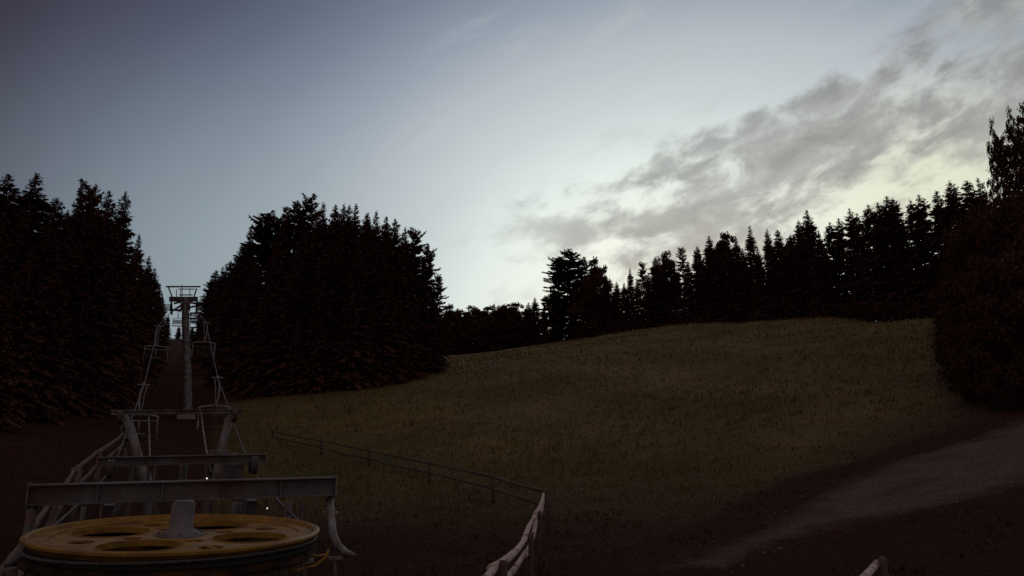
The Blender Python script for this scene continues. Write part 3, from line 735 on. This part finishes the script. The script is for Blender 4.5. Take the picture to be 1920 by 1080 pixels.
# yellow guard hoops under the rim, right front
b = NB(); tube(b, [PS(497,1032,-.9), PS(505,1052,-.9), PS(525,1066,-.9), PS(560,1069,-.9), PS(592,1060,-.9), PS(612,1044,-.9), PS(616,1030,-.9)], .016, 8)
tube(b, [PS(562,1024,-.6), PS(570,1037,-.6), PS(590,1043,-.6), PS(612,1041,-.6)], .016, 8)
part('guard_hoop', b, M['yellow'], smooth=True)
b = NB(); boxb(b, PS(545,1054,-.7), PS(588,1050,-.7), .12, .05, bev=.005); tube(b, [PS(566,1052,-.7), PS(572,1090,-.7)], .03); part('brake_shoe', b, M['steel'])
# cross beams
def beam(s, l, r, w, h, mat='beam'):
    b = NB(); p0 = PS(*l, s); p1 = PS(*r, s); ibeam(b, p0, p1, w, h); return part('crossbeam', b, M[mat]), p0, p1
B1, b1l, b1r = beam(1.75, (56,928), (626,911), .26, .26)
B2, b2l, b2r = beam(6.2, (186,866), (497,859), .22, .17)
B3, b3l, b3r = beam(10.8, (209,774), (456,771), .20, .11, 'steel')
for nm, (p, q), s in (('end_plate', (b1l, b1r), .30), ('end_plate', (b2l, b2r), .19)):
    for e, sg in ((p, -1), (q, 1)):
        d = (q-p).normalized(); b = NB(); boxb(b, e+d*sg*.003, e+d*sg*.018, s*.9, s, bev=.003); part('end_plate', b, M['steel'])
# entry guide arms at the ends of the near beam: down and curved outward
for side, pts in ((1, [(618,936),(620,965),(624,1000),(632,1022),(648,1036),(664,1041)]), (-1, [(60,950),(57,975),(52,1005),(44,1030),(30,1050),(12,1060)])):
    b = NB(); P = [PS(x, y, 1.75-.22*i) for i, (x, y) in enumerate(pts)]
    tube(b, P, [.062,.060,.058,.055,.05,.03], 10); part('entry_guide', b, M['steel'] if side > 0 else M['dark_steel'], smooth=True)
b = NB(); boxb(b, PS(604,961,1.62), PS(634,961,1.62), .10, .03); part('guide_bracket', b, M['steel'])
b = NB(); boxb(b, PS(614,1046,.9), PS(642,1046,.9), .10, .03); tube(b, [PS(628,1045,.9), PS(628,1095,.9)], .025); part('guide_bracket', b, M['steel'])
# uprights under the near beam
for x, y0, y1, s, r in ((196,948,985,2.3,.05),(157,950,980,2.6,.035),(442,942,975,2.3,.05),(451,942,975,2.3,.03),(540,940,985,2.6,.055),(565,938,978,2.0,.03)):
    b = NB(); p = PS(x, y0, s); tube(b, [p, Vector((p.x, p.y, gz(p.x, p.y)-.1))], r, 10); part('post', b, M['beam'], smooth=True)
# longitudinal girders on which the beams lie
for x in (285, 398):
    b = NB(); p = S(1.9, (x-341)/62, b1l.z*.5+b1r.z*.5-WC.z-.27); q = S(10.7, (x-341)/48, -.42+.30)
    boxb(b, p, q, .13, .18, bev=.006); part('girder', b, M['dark_steel'])
# splayed legs of the far portal
for xs in (((237,780),(252,830),(268,890)), ((432,776),(419,830),(404,890))):
    P = [PS(x, y, 10.8) for x, y in xs]; d = (P[2]-P[1]).normalized(); e = P[2]+d*((P[2].z-gz(P[2].x,P[2].y)+.2)/max(.2,-d.z))
    b = NB(); tube(b, [P[0], P[1], P[2], e], [.10,.105,.11,.12], 12); part('leg', b, M['steel'], smooth=True)
# guide rails running from the far portal back to the middle beam
for pts in (((279,776,10.7),(280,820,9.2),(281,862,7.4),(283,905,5.6)), ((377,772,10.7),(381,808,9.2),(387,846,7.4),(396,884,5.6))):
    b = NB(); tube(b, [PS(*p) for p in pts], .019, 8); part('guide_rail', b, M['steel'], smooth=True)
# posts, cable boxes and sheaves round the middle beam
for x, y0, y1, r in ((247,876,910,.04),(285,868,905,.075),(345,866,905,.07),(396,850,905,.085)):
    b = NB(); p = PS(x, y0, 6.45); tube(b, [p, Vector((p.x, p.y, gz(p.x, p.y)-.1))], r, 12); part('post', b, M['beam'], smooth=True)
b = NB(); p = PS(437, 889, 6.1); boxb(b, p-Tv*.17, p+Tv*.17, .26, .30, bev=.015); boxb(b, p-Tv*.19+UP*.165, p+Tv*.19+UP*.165, .30, .025); part('control_box', b, M['dark_steel'])
b = NB(); boxb(b, PS(392,851,6.35), PS(428,851,6.35), .28, .14, bev=.01); boxb(b, PS(432,854,6.3), PS(448,854,6.3), .16, .10, bev=.01); part('sensor_box', b, M['beam'])
for sx, sgn in ((b2l, 1), (b2r, -1), (b3l, 1), (b3r, -1)):
    for k in range(2):
        c = sx+(b2r-b2l).normalized()*sgn*.22+Lv*(.32*(k*2-1))+UP*(-.12)
        b = NB(); Mx = Matrix(((Lv.x,0,Tv.x),(Lv.y,0,Tv.y),(0,1,0))).to_4x4(); Mx.translation = c
        lathe(b, [(.03,-.05),(.17,-.05),(.18,-.035),(.155,-.01),(.155,.01),(.18,.035),(.17,.05),(.03,.05)], 24, Mx)
        part('sheave', b, M['dark_steel'])
# two small pilot lamps glowing on the frame
lm, lt, lb_ = nt('pilot_lamp_glow'); lb_.inputs['Emission Color'].default_value = (1,.95,.88,1); lb_.inputs['Emission Strength'].default_value = 1.1
for x, y, s, q in ((388,897,5.6,.014),(501,953,2.2,.010)):
    b = NB(); p = PS(x, y, s); bmesh.ops.create_uvsphere(b, u_segments=12, v_segments=8, radius=q, matrix=Matrix.Translation(p)); o = part('pilot_lamp', b, lm, smooth=True)
    b = NB(); tube(b, [p+Lv*q*.9, p+Lv*.10], q*1.25, 10); tube(b, [p+Lv*.09, p+Lv*.09+UP*.12], .012, 6); sub('lamp_holder', b, M['dark_steel'], o)

# ------------------------------------------------------------------ lift tower
tower = empty('lift_tower', TB[:]); tag(tower, 'tall grey steel lift tower with crossarm and lifting frame in the forest gap', 'lift tower')
bpy.context.view_layer.update()
def tp(name, bm, mat, parent=None, smooth=False):
    o = obj(name, bm, mat, parent or tower, smooth)
    if parent is None: o.matrix_parent_inverse = Matrix.Translation(-tower.location)
    return o
sT = (TB-Vector((WC.x,WC.y,TB.z))).dot(Lv)
ptop = PS(347, 557, sT); pole_x = [PS(352,775,sT), PS(350.5,700,sT), PS(348.5,640,sT), ptop]
b = NB(); tube(b, [pole_x[0]+UP*-.6, *pole_x[1:]], [.40,.34,.29,.25], 24)
for p, r in ((pole_x[1],.40),(pole_x[2],.35)):
    tube(b, [p-UP*.05, p+UP*.05], r, 24)
tp('pole', b, M['steel'], smooth=False)
b = NB(); boxb(b, Vector((TB.x,TB.y,TB.z-.8)), Vector((TB.x,TB.y,TB.z+.45)), 1.3, 1.3, up=Lv, bev=.04); tp('concrete_base', b, M['concrete'])
def T3(px, py, ds=0): return PS(px, py, sT+ds)
b = NB(); boxb(b, T3(317,561), T3(371,561), .42, .34, bev=.02); boxb(b, T3(338,575), T3(356,575), .5, .5, bev=.02); tp('crossarm', b, M['dark_steel'])
# lifting frame over the arm
b = NB(); boxb(b, T3(311,537.5), T3(376,537.5), .14, .10, bev=.005); boxb(b, T3(334,542), T3(366,542), .10, .06)
for a, c in (((316,539),(324,560)),((369,541),(363,558))): tube(b, [T3(*a), T3(*c)], .055, 8)
for x in (331, 339, 341.5, 356): tube(b, [T3(x,543), T3(x,558)], .03, 6)
boxb(b, T3(336,553), T3(361,553), .12, .07); tube(b, [T3(341.5,534), T3(341.5,553)], .03, 6)
tp('lifting_frame', b, M['dark_steel'])
# walkways with rails, sheave trains
def train(x, y, sg):
    c = T3(x, y); b = NB()
    boxb(b, c-Lv*1.9+UP*.02, c+Lv*1.9+UP*.02, .10, .16, bev=.01)
    for k in (-1, 1): boxb(b, c+Lv*(k*1.15-.55)-UP*.12, c+Lv*(k*1.15+.55)-UP*.12, .12, .10)
    o = tp('sheave_train', b, M['dark_steel'])
    for k in range(6):
        q = c+Lv*(-1.75+.7*k)-UP*.22
        b = NB(); Mx = Matrix(((Lv.x,0,Tv.x),(Lv.y,0,Tv.y),(0,1,0))).to_4x4(); Mx.translation = q
        lathe(b, [(.03,-.07),(.20,-.07),(.22,-.045),(.19,-.015),(.19,.015),(.22,.045),(.20,.07),(.03,.07)], 20, Mx)
        s_ = obj('sheave', b, M['rubber'], o)
    return c
cl = train(322, 574, -1); cr = train(369.5, 573, 1)
for x0, x1, y in ((303,320,565),(372,380,565.5)):
    b = NB()
    for yy, hh in ((y+12, .06),): 
        p, q = T3(x0, yy), T3(x1, yy); boxb(b, p-Lv*1.6, p+Lv*1.6, .06, .05); boxb(b, q-Lv*1.6, q+Lv*1.6, .06, .05)
        for k in range(9): boxb(b, p+Lv*(-1.5+k*.375), q+Lv*(-1.5+k*.375), .05, .03)
    for k in (-1.6, 0, 1.6):
        p = T3(x0 if x0 < 340 else x1, y+12); tube(b, [p+Lv*k, p+Lv*k+UP*.9], .03, 6)
    tube(b, [p+UP*.9-Lv*1.6, p+UP*.9+Lv*1.6], .03, 6); tube(b, [p+UP*.5-Lv*1.6, p+UP*.5+Lv*1.6], .025, 6)
    tp('walkway', b, M['dark_steel'])
for a, c in (((326,569),(340,566)),((328,580),(342,571)),((354,567),(372,570)),((354,577),(374,572)),((318,580),(340,583)),((356,588),(378,586))):
    b = NB(); boxb(b, T3(*a), T3(*c), .18, .13); tp('strut', b, M['dark_steel'])
b = NB()                                    # ladder up the right side
for dx in (0, 4): tube(b, [T3(353+dx, 640, -.1), T3(352+dx, 562, -.1)], .025, 6)
for k in range(26): y = 640-3*k; x = 353-(640-y)/78; tube(b, [T3(x, y, -.1), T3(x+4, y, -.1)], .018, 5)
tp('ladder', b, M['steel'])

# ------------------------------------------------------------------ chairs on the line
def make_chair():
    """origin at the rope grip; y along the line (uphill), x to the right"""
    r = empty('chairlift_chair')
    b = NB(); boxb(b, (0,-.16,0), (0,.16,0), .09, .12, bev=.02); boxb(b, (-.20,0,.0), (.20,0,.0), .05, .05, bev=.01); obj('grip', b, M['chairgrey'], r)
    b = NB(); tube(b, [(.0,0,-.03),(-.06,0,-.16),(-.10,0,-.40),(-.09,0,-.75),(-.02,0,-1.02),(0,0,-1.07)], [.032,.034,.036,.036,.036,.036], 10)
    tube(b, [(.11,0,-.03),(.05,.02,-.35),(.02,.02,-.75),(.02,0,-1.05)], .018, 8); obj('hanger', b, M['chairgrey'], r, True)
    b = NB(); tube(b, [(-.60,.02,-1.18),(-.52,0,-1.13),(-.3,0,-1.085),(0,0,-1.07),(.3,0,-1.085),(.52,0,-1.13),(.60,.02,-1.18)], .032, 8); obj('bow', b, M['chairgrey'], r, True)
    for sx in (-1, 1):
        b = NB(); tube(b, [(sx*.56,.02,-1.15),(sx*.57,-.02,-1.5),(sx*.57,-.04,-1.92),(sx*.57,.30,-1.97),(sx*.57,.52,-1.93)], .022, 8)
        tube(b, [(sx*.57,-.03,-1.68),(sx*.575,.25,-1.66),(sx*.57,.46,-1.70),(sx*.57,.48,-1.94)], .018, 8); obj('side_frame', b, M['chairgrey'], r, True)
    b = NB()
    for k in range(4): boxb(b, (-.545,-.045-.012*k,-1.36-.12*k), (.545,-.045-.012*k,-1.36-.12*k), .022, .085, bev=.004)
    obj('backrest', b, M['seatwood'], r)
    b = NB()
    for k in range(4): boxb(b, (-.545,.02+.115*k,-1.93), (.545,.02+.115*k,-1.93), .085, .024, bev=.004)
    tube(b, [(-.57,.50,-1.955),(.57,.50,-1.955)], .020, 8); obj('seat', b, M['seatwood'], r)
    b = NB(); tube(b, [(-.56,-.06,-1.34),(-.56,-.30,-1.30),(.56,-.30,-1.30),(.56,-.06,-1.34)], .018, 8); tube(b, [(0,-.30,-1.30),(0,-.34,-1.75)], .016, 6); tube(b, [(-.25,-.34,-1.76),(.25,-.34,-1.76)], .016, 6); obj('safety_bar', b, M['chairgrey'], r, True)
    return r
rotL = math.atan2(-Lv.x, Lv.y)
GC = 'chairs hanging on the lift ropes'
CH = [(297,612,44,'empty double chair hanging high left of the tower pole'),(386,605.5,44,'empty double chair hanging high right of the tower pole'),
      (270,721.5,30,'nearest left-hand empty double chair, low above the far portal beam'),(408,708,30.5,'nearest right-hand empty double chair beside the tower foot')]
ch0 = make_chair(); grips = []
for i, (px, py, R, lb) in enumerate(CH):
    o = ch0 if i == 0 else copy_tree(ch0)
    p = at(px, py, R); grips.append(p); o.location = p; o.rotation_euler = (0,0,rotL+(math.pi if i%2 else 0)+(.06,-.05,-.04,.05)[i])
    tag(o, lb, 'chair', GC)
# ropes: up the left side, down the right, round the wheel
top_l, top_r = cl-UP*.42, cr-UP*.42
def far_pt(p, ds, dz): return p+Lv*ds+UP*dz
up_l = [far_pt(top_l, d, z) for d, z in ((0,0),(25,4.1),(60,10.2),(120,21.5))]; up_r = [far_pt(top_r, d, z) for d, z in ((0,0),(25,4.1),(60,10.2),(120,21.5))]
b2 = [(-1, b2l, b3l), (1, b2r, b3r)]
arc = [S((WR-.005)*math.cos(R_(a)), (WR-.005)*math.sin(R_(a)), -.05) for a in range(-90, -271, -6)]
arc = [S(-(WR-.005)*math.sin(R_(a)), -(WR-.005)*math.cos(R_(a)), -.05) for a in range(0, 181, 5)]
b = NB()
line = up_l[::-1]+[grips[0], grips[2], S(10.8,-WR-.03,.42), S(6.2,-WR-.02,.12), S(1.5,-WR,-.03)]+arc+[S(1.5,WR,-.03), S(6.2,WR+.02,.12), S(10.8,WR+.03,.42), grips[3], grips[1]]+up_r
tube(b, line, .021, 8)
rp = obj('haul_rope', b, M['rope'], None, True); tag(rp, 'steel haul rope running from the yellow bullwheel up past the tower', 'cable')
# two more chairs farther up, seen as dark shapes behind the tower head
for base, ds, lb, fl in ((top_l, 31, 'distant chair seen dark against the sky left of the tower pole', 0), (top_r, 36, 'distant chair seen dark against the sky right of the tower pole', math.pi)):
    o = copy_tree(ch0); o.location = base+Lv*ds+UP*(4.1+(ds-25)*6.1/35); o.rotation_euler = (0,0,rotL+fl); tag(o, lb, 'chair', GC)

# ------------------------------------------------------------------ wooden fences
def fence(name, pts, label, mat, gap, r=.055, prad=.07, two=True, sag=.02, pmat=None):
    """pts: rail-top points in order; a post at each, two log rails between"""
    e = empty('wooden_fence', (pts[0].x, pts[0].y, gz(pts[0].x, pts[0].y))); tag(e, label, 'fence', None)
    bpy.context.view_layer.update()
    inv = Matrix.Translation(-e.location)
    def pt(nm, b):
        o = obj(nm, b, (pmat or mat) if nm == 'post' else mat, e, True); o.matrix_parent_inverse = inv
    for i, p in enumerate(pts):
        b = NB(); g = gz(p.x, p.y); tube(b, [Vector((p.x+.09, p.y+.02, g-.3)), Vector((p.x+.09, p.y+.02, p.z+.06)), Vector((p.x+.09, p.y+.02, p.z+.075))], [prad, prad*.93, prad*.6], 9); pt('post', b)
    for p, q in zip(pts, pts[1:]):
        for dz in (0, -gap) if two else (0,):
            j = Vector((random.uniform(-.02,.02), 0, random.uniform(-.015,.015)))
            b = NB(); d = (q-p).normalized()*.14; m_ = p.lerp(q, .5)+UP*(dz-sag*(q-p).length/6)
            P = []; rr = []; n = max(5, int((q-p).length/.6)); bend = Vector((random.uniform(-.03,.03), 0, random.uniform(-.03,.03)))
            for k in range(n+1):
                t = k/n; P.append((p-d).lerp(q+d, t)+UP*dz+j*(1-t)+(bend+UP*-sag)*math.sin(math.pi*t)+Vector((random.gauss(0,.003), 0, random.gauss(0,.003))))
                rr.append(r*(1.06-.26*t)*random.uniform(.86,1.12))
            tube(b, P, rr, 9); pt('rail', b)
near = [at(862,1128,5.6), at(926,1066,7.6), at(984,1009,11), at(1003,966,14.6), at(1019,926,21)]
fence('n', near, 'pale two-rail log fence rising from the bottom edge beside the yard', M['wood'], .21, .046, .045, pmat=M['old_wood'])
fence('f', [at(1022,921,21.4), at(920,893,27), at(802,868,34), at(690,845,41), at(600,826,47), at(510,808,53)], 'dark two-rail wooden fence crossing the lower meadow toward the wood', M['old_wood'], .40, .05)
fence('l', [at(-60,1150,8.2), at(2,1078,10), at(48,1012,12.5), at(92,948,16), at(140,882,20.5), at(180,850,24.5), at(235,810,30.5)], 'two-rail wooden fence climbing along the left side of the lift lane', noisy('weathered_wood_left', (.11,.075,.065), (.20,.15,.135), 7, .9, 0, .004, 40), .40, .055)
fence('b', [at(1560,1150,6.6), at(1642,1058,9.5)], 'pale end of a log fence poking up at the bottom right edge', M['wood'], .30, .045, .05, pmat=M['old_wood'])
print('trees', ntree)
